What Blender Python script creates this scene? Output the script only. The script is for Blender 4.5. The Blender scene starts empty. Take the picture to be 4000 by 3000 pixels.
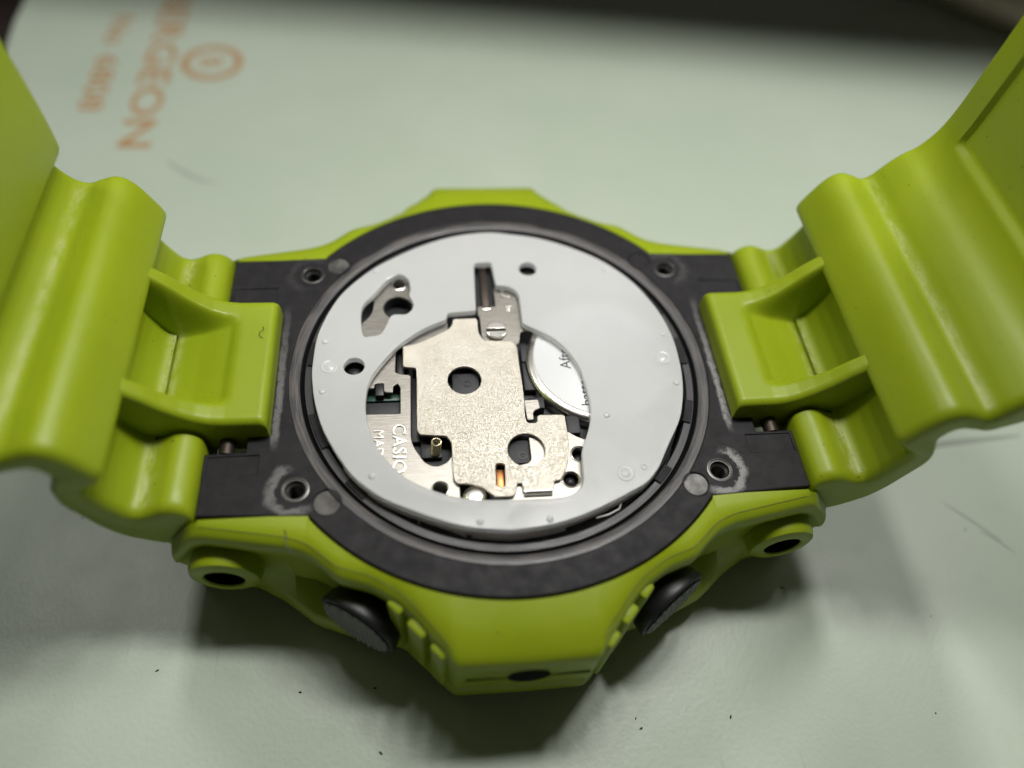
import bpy, bmesh, math, random
import numpy as np
from mathutils import Vector, Matrix, Euler

random.seed(7)
S = 0.1          # one Blender unit is one centimetre; all measures below are millimetres
H = 13.0         # height of the back plate above the mat; z = 0 is the plate's top face
scene = bpy.context.scene
COL = scene.collection
scene.unit_settings.scale_length = 0.01

# ------------------------------------------------------------------ camera
def wp(x, y, z): return Vector((x * S, y * S, (z + H) * S))
cam_d = bpy.data.cameras.new('camera'); cam = bpy.data.objects.new('camera', cam_d); COL.objects.link(cam)
R_ = Vector((0.99385, -0.08804, 0.06716)); U_ = Vector((0.03366, 0.81799, 0.57425)); F_ = Vector((0.10549, 0.56846, -0.81592))
m = Matrix((( R_.x, U_.x, -F_.x), (R_.y, U_.y, -F_.y), (R_.z, U_.z, -F_.z))).to_4x4()
m.translation = wp(-6.1204, -38.4879, 52.451)
cam.matrix_world = m
cam_d.sensor_fit = 'HORIZONTAL'; cam_d.sensor_width = 36.0; cam_d.lens = 36.0 * 2966.0 / 4000.0
cam_d.clip_start = 0.05; cam_d.clip_end = 500.0
cam_d.dof.use_dof = True
cam_d.dof.focus_distance = 6.25
cam_d.dof.aperture_fstop = 0.0267 / (2.45 * S)
scene.camera = cam

# ------------------------------------------------------------------ light and exposure
world = bpy.data.worlds.new('World'); scene.world = world; world.use_nodes = True
bg = world.node_tree.nodes['Background']; bg.inputs['Color'].default_value = (1.0, 0.93, 0.82, 1); bg.inputs['Strength'].default_value = 0.03
vs = scene.view_settings
vs.view_transform = 'Standard'; vs.look = 'None'; vs.exposure = 0.0; vs.gamma = 1.0; vs.use_curve_mapping = False
LED_POWER = [620.0, 260.0, 440.0, 640.0, 740.0, 860.0]
LEDS = [(-100, 52, 150), (-26, 42, 150), (2, 38, 150), (25, 36, 150), (54, 34, 150), (106, 33, 150)]  # first panel is added at far left to lighten the mat there

# ------------------------------------------------------------------ helpers
def tag(o, label, cat=None, group=None, kind=None):
    if label: o['label'] = label
    if cat: o['category'] = cat
    if group: o['group'] = group
    if kind: o['kind'] = kind
    return o

def thing(name, label, cat, base=(0, 0, -H)):
    o = bpy.data.objects.new(name, None); COL.objects.link(o)
    o.empty_display_size = 0.2
    o.location = wp(*base); tag(o, label, cat); return o

def adopt(o, parent):
    if parent is not None:
        o.parent = parent
        if parent.type == 'EMPTY': o.matrix_parent_inverse = Matrix.Translation(-parent.location)
    return o

def mesh_obj(name, verts, faces, mat, parent=None, smooth=None, raw=False, attrs=None):
    me = bpy.data.meshes.new(name)
    v = [(a * S, b * S, (c + H) * S) for a, b, c in verts] if not raw else verts
    me.from_pydata(v, [], faces)
    if attrs:
        for k, vals in attrs.items():
            at = me.attributes.new(k, 'FLOAT', 'POINT'); at.data.foreach_set('value', vals)
    return finish(name, me, mat, parent, smooth)

def finish(name, me, mat, parent, smooth, flat=False):
    bm = bmesh.new(); bm.from_mesh(me); bmesh.ops.recalc_face_normals(bm, faces=bm.faces)
    if smooth is not None:
        for f in bm.faces: f.smooth = True
        lim = math.radians(smooth)
        for e in bm.edges:
            if len(e.link_faces) == 2 and e.calc_face_angle(0) > lim: e.smooth = False
    if flat:
        for f in bm.faces:
            if abs(f.normal.z) > .995: f.smooth = False
    bm.to_mesh(me); bm.free()
    me.materials.append(mat)
    o = bpy.data.objects.new(name, me); COL.objects.link(o)
    return adopt(o, parent)

def join_geo(geos):
    V, F = [], []
    for v, f in geos:
        n = len(V); V += list(v); F += [tuple(i + n for i in q) for q in f]
    return V, F

def circle(cx, cy, r, n=48, a0=0.0):
    return [(cx + r * math.cos(a0 + 2 * math.pi * i / n), cy + r * math.sin(a0 + 2 * math.pi * i / n)) for i in range(n)]

def fillet(pts, r, n=5):
    out = []; N = len(pts)
    for i in range(N):
        a, b, c = (np.array(pts[(i + k) % N], float) for k in (-1, 0, 1))
        u, v = a - b, c - b; lu, lv = np.linalg.norm(u), np.linalg.norm(v)
        if lu < 1e-6 or lv < 1e-6: continue
        u /= lu; v /= lv
        ang = math.acos(max(-1, min(1, float(u @ v))))
        if ang > math.radians(179): out.append(tuple(b)); continue
        d = min((r if ang < math.radians(138) else 20.0) / math.tan(ang / 2), lu * .48, lv * .48)
        p0, p2 = b + u * d, b + v * d
        for k in range(n + 1):
            t = k / n; out.append(tuple((1 - t) ** 2 * p0 + 2 * t * (1 - t) * b + t * t * p2))
    return out

def smooth_loop(pts, per=6):
    P = np.array(pts, float); N = len(P); out = []
    for i in range(N):
        p0, p1, p2, p3 = P[i - 1], P[i], P[(i + 1) % N], P[(i + 2) % N]
        for k in range(per):
            t = k / per
            out.append(tuple(.5 * (2 * p1 + (p2 - p0) * t + (2 * p0 - 5 * p1 + 4 * p2 - p3) * t * t + (3 * p1 - p0 - 3 * p2 + p3) * t ** 3)))
    return out

def catmull(P, per=8):
    P = [np.array(p, float) for p in P]; out = []
    for i in range(len(P) - 1):
        p0 = P[max(i - 1, 0)]; p1 = P[i]; p2 = P[i + 1]; p3 = P[min(i + 2, len(P) - 1)]
        for k in range(per):
            t = k / per; out.append(.5 * (2 * p1 + (p2 - p0) * t + (2 * p0 - 5 * p1 + 4 * p2 - p3) * t * t + (3 * p1 - p0 - 3 * p2 + p3) * t ** 3))
    out.append(P[-1]); return out
def plate(name, outer, holes, ztop, thick, bevel, mat, parent, smooth=40):
    """flat sheet with openings: a filled 2D curve with rounded rims turned into a mesh"""
    cu = bpy.data.curves.new(name, 'CURVE'); cu.dimensions = '2D'; cu.fill_mode = 'BOTH'
    for loop in [outer] + list(holes):
        sp = cu.splines.new('POLY'); sp.points.add(len(loop) - 1); sp.use_cyclic_u = True
        for q, (x, y) in zip(sp.points, loop): q.co = (x, y, 0, 1)
    cu.extrude = thick / 2 - bevel; cu.bevel_depth = bevel; cu.bevel_resolution = 1; cu.offset = -bevel
    tmp = bpy.data.objects.new(name + '_outline', cu); COL.objects.link(tmp)
    dg = bpy.context.evaluated_depsgraph_get()
    me = bpy.data.meshes.new_from_object(tmp.evaluated_get(dg))
    bpy.data.objects.remove(tmp); bpy.data.curves.remove(cu)
    me.transform(Matrix.Translation((0, 0, ztop - thick / 2 + H))); me.transform(Matrix.Scale(S, 4))
    me.materials.clear(); me.name = name
    bm = bmesh.new(); bm.from_mesh(me); bmesh.ops.remove_doubles(bm, verts=bm.verts, dist=1e-5); bm.to_mesh(me); bm.free()
    return finish(name, me, mat, parent, smooth, True)

def lathe_geo(prof, n=96, c=(0, 0, 0), axis=None, close=False, a0=0, a1=2 * math.pi):
    full = abs(a1 - a0 - 2 * math.pi) < 1e-6
    k = n if full else n + 1
    V = []; F = []; L = len(prof)
    M3 = Matrix.Identity(3)
    if axis is not None: M3 = Vector((0, 0, 1)).rotation_difference(Vector(axis)).to_matrix()
    for i in range(k):
        a = a0 + (a1 - a0) * i / n
        for r, z in prof:
            q = M3 @ Vector((r * math.cos(a), r * math.sin(a), z)); V.append((q.x + c[0], q.y + c[1], q.z + c[2]))
    for i in range(n):
        j = (i + 1) % k
        for t in range(L if close else L - 1):
            u = (t + 1) % L
            F.append((i * L + t, j * L + t, j * L + u, i * L + u))
    return V, F

def lathe(name, prof, mat, parent, smooth=40, **k):
    V, F = lathe_geo(prof, **k); o = mesh_obj(name, V, F, mat, parent, smooth)
    bm = bmesh.new(); bm.from_mesh(o.data); bmesh.ops.remove_doubles(bm, verts=bm.verts, dist=1e-6); bmesh.ops.recalc_face_normals(bm, faces=bm.faces); bm.to_mesh(o.data); bm.free()
    return o

def box_geo(c, half, ax=(1, 0, 0), bev=0.0, az=(0, 0, 1)):
    """bevelled box: centre, half sizes along ax, side, az"""
    X = Vector(ax).normalized(); Z = Vector(az).normalized(); Y = Z.cross(X)
    bm = bmesh.new(); bmesh.ops.create_cube(bm, size=2.0)
    for v in bm.verts: v.co = Vector((v.co.x * half[0], v.co.y * half[1], v.co.z * half[2]))
    if bev > 0: bmesh.ops.bevel(bm, geom=bm.edges[:], offset=bev, segments=2, affect='EDGES', profile=.5)
    V = []
    bm.verts.index_update()
    for v in bm.verts:
        q = X * v.co.x + Y * v.co.y + Z * v.co.z; V.append((q.x + c[0], q.y + c[1], q.z + c[2]))
    F = [tuple(v.index for v in f.verts) for f in bm.faces]; bm.free()
    return V, F

def tube_geo(pts, r, n=8, cap=True):
    P = [Vector(p) for p in pts]; V = []; F = []
    t0 = (P[1] - P[0]).normalized(); ref = Vector((0, 0, 1)) if abs(t0.z) < .9 else Vector((1, 0, 0))
    nrm = t0.cross(ref).normalized()
    for i, p in enumerate(P):
        t = (P[min(i + 1, len(P) - 1)] - P[max(i - 1, 0)]).normalized()
        nrm = (nrm - t * nrm.dot(t)).normalized(); b = t.cross(nrm)
        rr = r[i] if isinstance(r, (list, tuple)) else r
        for k in range(n):
            a = 2 * math.pi * k / n; q = p + (nrm * math.cos(a) + b * math.sin(a)) * rr; V.append(tuple(q))
    for i in range(len(P) - 1):
        for k in range(n):
            F.append((i * n + k, i * n + (k + 1) % n, (i + 1) * n + (k + 1) % n, (i + 1) * n + k))
    if cap: F.append(tuple(range(n))); F.append(tuple((len(P) - 1) * n + k for k in range(n)))
    return V, F

def text(name, body, x, y, z, size, rot, mat, parent, extrude=.03, bev=0.0, spacing=1.0, offset=0.0, fit=None):
    cu = bpy.data.curves.new(name, 'FONT'); cu.body = body; cu.size = size; cu.extrude = extrude; cu.bevel_depth = bev; cu.space_character = spacing; cu.offset = offset
    cu.resolution_u = 3
    tmp = bpy.data.objects.new(name + '_outline', cu); COL.objects.link(tmp)
    dg = bpy.context.evaluated_depsgraph_get(); me = bpy.data.meshes.new_from_object(tmp.evaluated_get(dg))
    bpy.data.objects.remove(tmp); bpy.data.curves.remove(cu)
    if fit:
        xs_ = [v.co.x for v in me.vertices]; me.transform(Matrix.Diagonal((fit / (max(xs_) - min(xs_)), 1, 1, 1)))
    me.transform(Matrix.Translation((x, y, z + H)) @ Matrix.Rotation(rot, 4, 'Z')); me.transform(Matrix.Scale(S, 4)); me.materials.clear(); me.name = name
    return finish(name, me, mat, parent, None)

# ------------------------------------------------------------------ materials
class NB:
    def __init__(s, name):
        s.m = bpy.data.materials.new(name); s.m.use_nodes = True; s.t = s.m.node_tree; s.n = s.t.nodes
        s.b = s.n['Principled BSDF']; s.out = s.n['Material Output']
        s.co = s.n.new('ShaderNodeTexCoord').outputs['Object']
    def node(s, k, **kw):
        nd = s.n.new(k)
        for a, v in kw.items(): setattr(nd, a, v)
        return nd
    def set(s, sock, v):
        if hasattr(v, 'is_output'): s.t.links.new(v, sock)
        else: sock.default_value = v
    def P(s, **kw):
        for k, v in kw.items(): s.set(s.b.inputs[k.replace('_', ' ')], v)
    def noise(s, scale, detail=3, rough=.5, vec=None, dist=0.0):
        nd = s.node('ShaderNodeTexNoise'); s.set(nd.inputs['Vector'], vec or s.co); nd.inputs['Scale'].default_value = scale
        nd.inputs['Detail'].default_value = detail; nd.inputs['Roughness'].default_value = rough; nd.inputs['Distortion'].default_value = dist
        return nd.outputs['Fac']
    def voro(s, scale, vec=None, feature='F1', out='Distance'):
        nd = s.node('ShaderNodeTexVoronoi', feature=feature); s.set(nd.inputs['Vector'], vec or s.co); nd.inputs['Scale'].default_value = scale
        return nd.outputs[out]
    def ramp(s, v, a, b, lo=0.0, hi=1.0):
        nd = s.node('ShaderNodeMapRange', interpolation_type='SMOOTHSTEP'); s.set(nd.inputs[0], v)
        for i, q in enumerate((a, b, lo, hi)): s.set(nd.inputs[i + 1], q)
        return nd.outputs[0]
    def math(s, op, a, b=0.0, c=0.0):
        nd = s.node('ShaderNodeMath', operation=op); s.set(nd.inputs[0], a); s.set(nd.inputs[1], b); s.set(nd.inputs[2], c); return nd.outputs[0]
    def mix(s, f, a, b):
        nd = s.node('ShaderNodeMix', data_type='RGBA'); s.set(nd.inputs[0], f); s.set(nd.inputs[6], a); s.set(nd.inputs[7], b); return nd.outputs[2]
    def mapv(s, sc=(1, 1, 1), rot=(0, 0, 0)):
        nd = s.node('ShaderNodeMapping'); s.set(nd.inputs[0], s.co); nd.inputs['Scale'].default_value = sc; nd.inputs['Rotation'].default_value = rot; return nd.outputs[0]
    def xyz(s):
        nd = s.node('ShaderNodeSeparateXYZ'); s.set(nd.inputs[0], s.co); return nd.outputs
    def attr(s, name):
        return s.node('ShaderNodeAttribute', attribute_name=name).outputs['Fac']
    def bump(s, h, strength=.3, dist=.01, normal=None):
        nd = s.node('ShaderNodeBump'); nd.inputs['Strength'].default_value = strength; nd.inputs['Distance'].default_value = dist; s.set(nd.inputs['Height'], h)
        if normal is not None: s.set(nd.inputs['Normal'], normal)
        return nd.outputs['Normal']
def C(r, g, b): return (r, g, b, 1)

def make_lime(name, base=(0.300, 0.380, 0.011)):
    k = NB(name)
    v = k.noise(1.3, 4); c = k.mix(k.ramp(v, .3, .7), C(base[0] * .93, base[1] * .95, base[2]), C(*base))
    wear = k.math('MULTIPLY', k.attr('wear'), k.ramp(k.noise(14, 6, .7, k.mapv((1, .35, 1))), .40, .62))
    c = k.mix(k.math('MULTIPLY', wear, .55), c, C(.62, .62, .32))
    dirt = k.ramp(k.noise(26, 2, .5), .73, .77)
    dirt2 = k.math('MULTIPLY', k.attr('wear'), k.ramp(k.noise(33, 3, .6), .62, .7))
    c = k.mix(k.math('MULTIPLY', k.math('MAXIMUM', dirt, dirt2), .75), c, C(.05, .045, .012))
    rg = k.math('ADD', k.ramp(k.noise(5, 4), .3, .7, .34, .43), k.math('MULTIPLY', wear, .2))
    k.P(Base_Color=c, Roughness=rg, Specular_IOR_Level=.42, Subsurface_Weight=.06, Subsurface_Scale=.06)
    k.b.inputs['Subsurface Radius'].default_value = (.9, 1.0, .15)
    k.P(Normal=k.bump(k.noise(90, 3, .6), .20, .004, k.bump(k.noise(9, 3), .06, .02)))
    return k.m
LIME = make_lime('lime_resin')

def make_plate():
    k = NB('dark_case_resin')
    x, y, z = k.xyz()[:]
    ax = k.math('ABSOLUTE', x); ay = k.math('ABSOLUTE', y)
    n = k.noise(130, 4, .75); n2 = k.noise(9, 4, .6)
    d = k.math('ADD', k.math('MULTIPLY', k.math('SUBTRACT', k.noise(7, 5, .7), .5), .16), 0.0); d = k.math('ADD', d, k.math('SQRT', k.math('ADD', k.math('POWER', k.math('SUBTRACT', ax, 1.66), 2.0), k.math('POWER', k.math('SUBTRACT', ay, 1.10), 2.0))))
    ring = k.math('MULTIPLY', k.ramp(d, .15, .17), k.ramp(d, .25, .19))
    ring = k.math('MULTIPLY', ring, k.ramp(k.math('ADD', ax, k.math('MULTIPLY', ay, .5)), 2.12, 2.25))
    band = k.math('MULTIPLY', k.ramp(k.math('ABSOLUTE', k.math('SUBTRACT', ax, k.math('ADD', 1.825, k.math('MULTIPLY', n2, .05)))), .040, .012), k.ramp(ay, .78, .6))
    rightb = k.ramp(x, -.2, .2, .55, 1.0)
    low = k.ramp(y, .9, -.2, .12, 1.0)
    w = k.math('MULTIPLY', k.math('MULTIPLY', k.math('MAXIMUM', ring, band), k.math('MULTIPLY', rightb, low)), k.math('MULTIPLY', k.ramp(n, .30, .60), k.ramp(k.noise(16, 5, .7), .26, .52)))
    fine = k.ramp(k.noise(60, 5, .75), .66, .74)
    w = k.math('MAXIMUM', w, k.math('MULTIPLY', fine, .16))
    c = k.mix(k.ramp(k.noise(12, 5, .6), .3, .7), C(.012, .011, .013), C(.019, .0175, .020))
    c = k.mix(w, c, C(.38, .37, .37))
    k.P(Base_Color=c, Roughness=k.math('SUBTRACT', k.ramp(n2, .3, .7, .5, .62), k.math('MULTIPLY', w, .12)), Specular_IOR_Level=.22)
    k.P(Normal=k.bump(k.noise(70, 4, .7), .22, .006))
    return k.m
PLATE = make_plate()

def make_ring():
    k = NB('worn_groove_ring')
    x, y, z = k.xyz()[:]
    r = k.math('SQRT', k.math('ADD', k.math('MULTIPLY', x, x), k.math('MULTIPLY', y, y)))
    st = k.node('ShaderNodeCombineXYZ'); k.set(st.inputs[0], k.math('MULTIPLY', r, 60.0)); k.set(st.inputs[1], k.math('MULTIPLY', x, 3.0)); k.set(st.inputs[2], k.math('MULTIPLY', y, 3.0))
    nd = k.noise(1.0, 4, .6, st.outputs[0])
    w = k.math('MULTIPLY', k.ramp(r, 1.70, 1.72), k.ramp(nd, .4, .7))
    c = k.mix(k.math('MULTIPLY', w, .8), C(.018, .017, .019), C(.12, .098, .085))
    k.P(Base_Color=c, Roughness=k.ramp(nd, .3, .7, .3, .5), Specular_IOR_Level=.6, Normal=k.bump(nd, .25, .01))
    return k.m
RING = make_ring()

def simple(name, col, rough=.5, metal=0.0, spec=.5, nscale=None, nstr=.1, vary=.0):
    k = NB(name); c = C(*col)
    if vary: c = k.mix(k.ramp(k.noise(8, 4), .3, .7), C(*[q * (1 - vary) for q in col]), C(*[min(1, q * (1 + vary)) for q in col]))
    k.P(Base_Color=c, Roughness=rough, Metallic=metal, Specular_IOR_Level=spec)
    if nscale: k.P(Normal=k.bump(k.noise(nscale, 4, .6), nstr, .006))
    return k.m
BLACK = simple('black_plastic', (.012, .012, .013), .42, nscale=60, nstr=.15)
CHAR = simple('charcoal_module_plastic', (.030, .031, .035), .55, nscale=90, nstr=.35, vary=.2)
RUBBER_AND_SHADE = simple('rubber_and_hole_shade', (.005, .005, .005), .9, spec=.1)  # gasket rubber, also the black that paints shade into holes
GREEN = simple('circuit_green', (.01, .07, .04), .4)
COPPER = simple('copper_contact', (.55, .22, .08), .35, .9)
STEEL = simple('polished_steel', (.78, .75, .70), .22, 1.0, nscale=25, nstr=.08, vary=.08)
PIN = simple('dark_spring_bar_metal', (.07, .055, .045), .45, .8)
SPRINGM = simple('gold_spring_wire', (.80, .70, .50), .2, 1.0)

def make_cover():
    k = NB('sandblasted_nickel')
    v = k.noise(145, 2, .5, dist=.4); v2 = k.noise(260, 2, .5)
    h = k.math('ADD', k.ramp(v, .38, .62), k.math('MULTIPLY', v2, .25))
    c = k.mix(k.ramp(k.noise(5, 5, .6), .3, .7), C(.76, .71, .61), C(.84, .79, .70))
    scr = k.ramp(k.noise(30, 2, .5, k.mapv((6, .25, 1), (0, 0, .7))), .70, .76)
    c = k.mix(k.math('MULTIPLY', scr, .4), c, C(.85, .83, .78))
    k.P(Base_Color=c, Metallic=1.0, Roughness=.40, Normal=k.bump(h, .45, .0065))
    return k.m
COVERM = make_cover()
def make_brushed(name, axis=0):
    k = NB(name)
    v = k.noise(1.0, 5, .65, k.mapv((9, 140, 9) if axis == 0 else (140, 9, 9)))
    c = k.mix(k.ramp(v, .25, .75), C(.24, .225, .20), C(.38, .36, .325))
    k.P(Base_Color=c, Metallic=1.0, Roughness=k.ramp(v, .3, .7, .32, .42), Normal=k.bump(v, .26, .006))
    return k.m
BRUSH = make_brushed('brushed_nickel'); 

def make_spacer():
    k = NB('frosted_translucent_plastic')
    x, y, z = k.xyz()[:]
    g = k.ramp(k.noise(4, 3, .5), .3, .7)
    region = k.math('MULTIPLY', k.ramp(x, .0, .9), k.ramp(y, .3, -.2))
    fine = k.noise(75, 3, .6)
    k.P(Base_Color=k.mix(g, C(.95, .955, .965), C(.975, .975, .98)), Roughness=k.ramp(k.noise(3, 3), .3, .7, .12, .20), IOR=1.45, Specular_IOR_Level=.5)
    k.P(Transmission_Weight=.42, Subsurface_Weight=.0)
    k.P(Normal=k.bump(k.math('MULTIPLY', fine, k.ramp(region, 0, 1, .15, 1.0)), .22, .006))
    tr = k.node('ShaderNodeBsdfTranslucent'); tr.inputs['Color'].default_value = (.86, .88, .9, 1)
    mx = k.node('ShaderNodeMixShader'); mx.inputs[0].default_value = .18
    k.t.links.new(k.b.outputs[0], mx.inputs[1]); k.t.links.new(tr.outputs[0], mx.inputs[2]); k.t.links.new(mx.outputs[0], k.out.inputs['Surface'])
    return k.m
SPACER = make_spacer()
def make_milky():
    k = NB('milky_plastic'); k.P(Base_Color=C(.88, .87, .84), Roughness=.4, Subsurface_Weight=.5, Subsurface_Scale=.08)
    tr = k.node('ShaderNodeBsdfTranslucent'); tr.inputs['Color'].default_value = (.92, .91, .88, 1)
    mx = k.node('ShaderNodeMixShader'); mx.inputs[0].default_value = .45
    k.t.links.new(k.b.outputs[0], mx.inputs[1]); k.t.links.new(tr.outputs[0], mx.inputs[2]); k.t.links.new(mx.outputs[0], k.out.inputs['Surface'])
    return k.m
MILKY = make_milky()
LABELM = simple('white_battery_label', (.80, .81, .83), .38, nscale=40, nstr=.08)
INK = simple('black_ink', (.02, .02, .025), .5)

def make_mat():
    k = NB('pale_green_leatherette')
    v = k.voro(24.0, feature='F1'); n = k.noise(34, 3, .6); n2 = k.noise(.35, 4, .6); n3 = k.noise(2.2, 5, .65)
    h = k.math('ADD', k.math('MULTIPLY', v, .8), k.math('MULTIPLY', n, 1.0))
    c = k.mix(k.ramp(n2, .3, .7), C(.435, .51, .41), C(.475, .54, .445))
    c = k.mix(k.math('MULTIPLY', k.ramp(n3, .56, .75), .18), c, C(.36, .39, .31))
    sc = k.ramp(k.noise(3.0, 2, .5, k.mapv((3.2, .28, 1), (0, 0, .9))), .70, .76)
    c = k.mix(k.math('MULTIPLY', sc, .22), c, C(.26, .28, .22))
    k.P(Base_Color=c, Roughness=k.ramp(n3, .3, .7, .41, .45), Specular_IOR_Level=.62, Normal=k.bump(h, .12, .009))
    return k.m
MAT = make_mat()
def make_print():
    k = NB('orange_print')
    k.P(Base_Color=k.mix(k.ramp(k.noise(6, 4), .35, .7), C(.41, .24, .105), C(.44, .29, .16)), Roughness=.5)
    return k.m
PRINT = make_print()
TABLE = simple('dark_wood_table', (.018, .011, .010), .5, nscale=5, nstr=.2, vary=.3)
DEBRIS = simple('dark_debris', (.02, .022, .015), .8)
SHADE = simple('white_lamp_enamel', (.46, .46, .455), .5)
TOOLM = simple('tool_handle_metal', (.62, .52, .49), .4, .2)  # pale pinkish base stands in for a specular glint on the handle
def knurl_mat():
    k = NB('knurled_black_button'); k.P(Base_Color=C(.055, .056, .058), Roughness=.22, Specular_IOR_Level=.8); return k.m
KNURL = knurl_mat()

# outlines of the module's plates and the spacer, in millimetres
SP_OUT = [(0.03,15.76),(-2.21,15.51),(-4.44,14.99),(-7.53,13.59),(-10.9,11.37),(-12.56,9.73),(-13.98,8.0),(-14.97,5.84),(-15.8,3.19),(-15.95,-0.12),(-15.92,-0.85),(-15.64,-3.17),(-14.9,-5.84),(-13.82,-8.0),(-12.42,-10.3),(-11.01,-11.65),(-9.8,-12.53),(-6.83,-13.97),(-3.89,-15.12),(-0.59,-15.49),(-0.24,-15.47),(2.72,-15.22),(5.48,-14.39),(8.18,-13.18),(10.39,-12.1),(11.6,-10.73),(12.05,-9.92),(13.07,-8.25),(14.25,-6.41),(15.06,-3.9),(15.44,-1.49),(15.49,2.1),(14.74,5.41),(12.96,9.06),(10.41,11.82),(7.6,13.55),(4.7,14.89)]
SP_IN = [(-4.63,4.86),(-4.51,5.58),(-1.94,5.76),(-1.79,11.59),(-0.15,11.66),(0.06,8.75),(1.4,8.56),(2.08,7.8),(2.1,5.55),(2.09,4.22),(2.57,3.85),(3.44,3.28),(4.64,2.48),(5.76,1.05),(6.6,-0.78),(6.85,-3.2),(6.93,-4.95),(6.63,-6.51),(5.92,-8.23),(5.54,-9.07),(5.47,-10.11),(5.31,-11.93),(4.45,-12.83),(2.99,-13.07),(-0.1,-12.98),(-2.29,-12.94),(-4.63,-12.58),(-6.77,-11.68),(-8.24,-10.82),(-9.82,-9.13),(-10.73,-7.53),(-11.3,-5.69),(-11.52,-3.91),(-11.37,-2.21),(-11.1,-1.2),(-10.4,0.05),(-9.01,1.98),(-6.94,3.75)]
SP_WIN = [(-9.38,10.03),(-8.71,10.34),(-7.96,9.87),(-7.74,8.58),(-7.84,7.83),(-7.51,6.83),(-7.63,6.1),(-8.18,5.57),(-9.37,5.49),(-9.91,4.26),(-10.35,3.4),(-11.14,3.2),(-11.86,3.42),(-12.03,6.35),(-11.04,7.92),(-9.94,9.53)]
SP_HOLES = [(-12.51,0.01),(3.22,10.77)]
BUMP = [(-10.85,10.78),(-15.04,2.71),(-14.99,-2.49),(-10.86,-10.46),(-2.88,-14.67),(2.34,-14.76),(8.11,-5.8),(14.64,-2.81),(14.62,2.49),(10.51,10.59)]
BIGBUMP = [(-14.56,0.04),(8.76,-11.21),(14.08,-0.11)]
RINGBUMP = [(10.34,-10.72)]
COVER = [(-4.01,5.33),(-1.84,5.35),(-1.85,3.61),(-1.38,2.8),(1.0,2.65),(1.45,2.15),(1.46,-0.4),(1.51,-1.16),(1.56,-3.54),(1.45,-5.03),(1.55,-5.89),(2.39,-5.93),(2.47,-5.17),(4.75,-5.22),(4.77,-6.86),(4.73,-8.71),(4.23,-10.36),(3.69,-11.21),(3.14,-11.31),(2.97,-12.1),(0.63,-12.1),(0.64,-11.38),(0.25,-11.34),(0.09,-12.07),(-0.14,-12.43),(-1.53,-12.45),(-1.9,-12.1),(-2.44,-11.51),(-3.67,-11.15),(-4.34,-11.18),(-4.68,-10.71),(-4.68,-7.39),(-5.1,-6.81),(-7.13,-6.6),(-7.41,-6.18),(-7.34,-0.8),(-7.39,0.05),(-8.48,0.2),(-8.46,2.43),(-7.52,2.55),(-6.61,2.96),(-4.57,4.06),(-4.09,4.64)]
COVER_HOLES = [(-3.33,-1.38),(1.24,-8.41)]
COVER_SLOT = [(-1.32,-9.51),(-0.58,-9.55),(-0.71,-11.63),(-1.39,-11.59)]
BR_L = [(-7.85,-0.53),(-7.9,-6.7),(-7.7,-7.46),(-6.91,-8.87),(-6.38,-9.26),(-5.75,-9.35),(-5.01,-8.97),(-4.66,-8.36),(-4.82,-12.17)]
BR_L2 = [(-9.1,2.52),(-9.15,-0.06),(-8.63,-0.35),(-7.97,-0.38)]
BR_CUT = [(-11.51,-1.63),(-10.77,-1.66),(-10.76,-2.19),(-9.31,-2.25),(-9.31,-1.61),(-8.97,-1.38),(-8.73,-1.69),(-8.74,-4.29),(-11.45,-4.22)]
BR_HOLE = [(-5.71,-11.38),(5.55,-8.81),(4.55,-11.07),(-8.81,9.88),(-8.91,7.09)]
BR_R = [(-0.99,9.73),(1.63,9.4),(2.25,8.48),(2.23,4.96),(2.76,4.58),(2.7,3.92),(1.94,3.83),(1.77,2.77),(1.49,2.54),(-1.26,2.93)]
BR_R2 = [(4.8,-6.59),(5.72,-7.25),(6.36,-7.5),(7.53,-7.99),(6.7,-13.24),(-0.13,-12.96),(-0.03,-11.88)]
SCREW = [(-0.25,3.81),(-0.24,3.75)]
SPRING = [(-5.9,-7.86)]
TEXT = [(-8.97,-5.35),(-8.98,-10.11),(-10.49,-5.83),(-10.45,-8.49),(0.85,7.82),(0.97,5.82),(5.84,-0.35),(6.99,-4.32),(6.13,1.81)]
SLOT = [(-1.56,12.48),(-0.15,12.58),(-0.27,6.94),(-1.7,6.92)]
MISC = [(2.77,-11.68),(0.8,-12.17),(2.98,-12.24),(-3.11,-11.96),(-12.71,0.56),(3.43,11.69),(-10.44,-1.86),(-3.11,-1.09),(1.21,-8.42)]


# ------------------------------------------------------------------ setting
def sheet_geo(x0, x1, y0, y1, z0, z1): return box_geo(((x0 + x1) / 2, (y0 + y1) / 2, (z0 + z1) / 2), ((x1 - x0) / 2, (y1 - y0) / 2, (z1 - z0) / 2), bev=0)
V, F = sheet_geo(-700, 700, -500, 700, -H - 40, -H - 2.0)
tag(mesh_obj('table_top', V, F, TABLE), None, kind='structure')
mat_out = fillet([(-66, -160), (260, -160), (260, 128), (-66.5, 128), (-65.5, 75), (-64.6, 66), (-65.2, 40)], 6)
work_mat = plate('work_mat', mat_out, [], -H, 2.0, .35, MAT, None)
tag(work_mat, 'pale green leatherette work mat lying under the watch', 'mat')
zp = -H + .02
R90 = -math.pi / 2
text('printed_lettering', 'BERGEON', -45.2, 85.0, zp, 5.8, R90, PRINT, work_mat, extrude=.01, offset=.10, fit=38.4)
text('printed_lettering', 'No', -51.8, 77.4, zp, 4.4, R90, PRINT, work_mat, extrude=.01, offset=.06, fit=7.4)
text('printed_lettering', '6808', -51.8, 66.9, zp, 4.4, R90, PRINT, work_mat, extrude=.01, offset=.06, fit=13.0)
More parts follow.
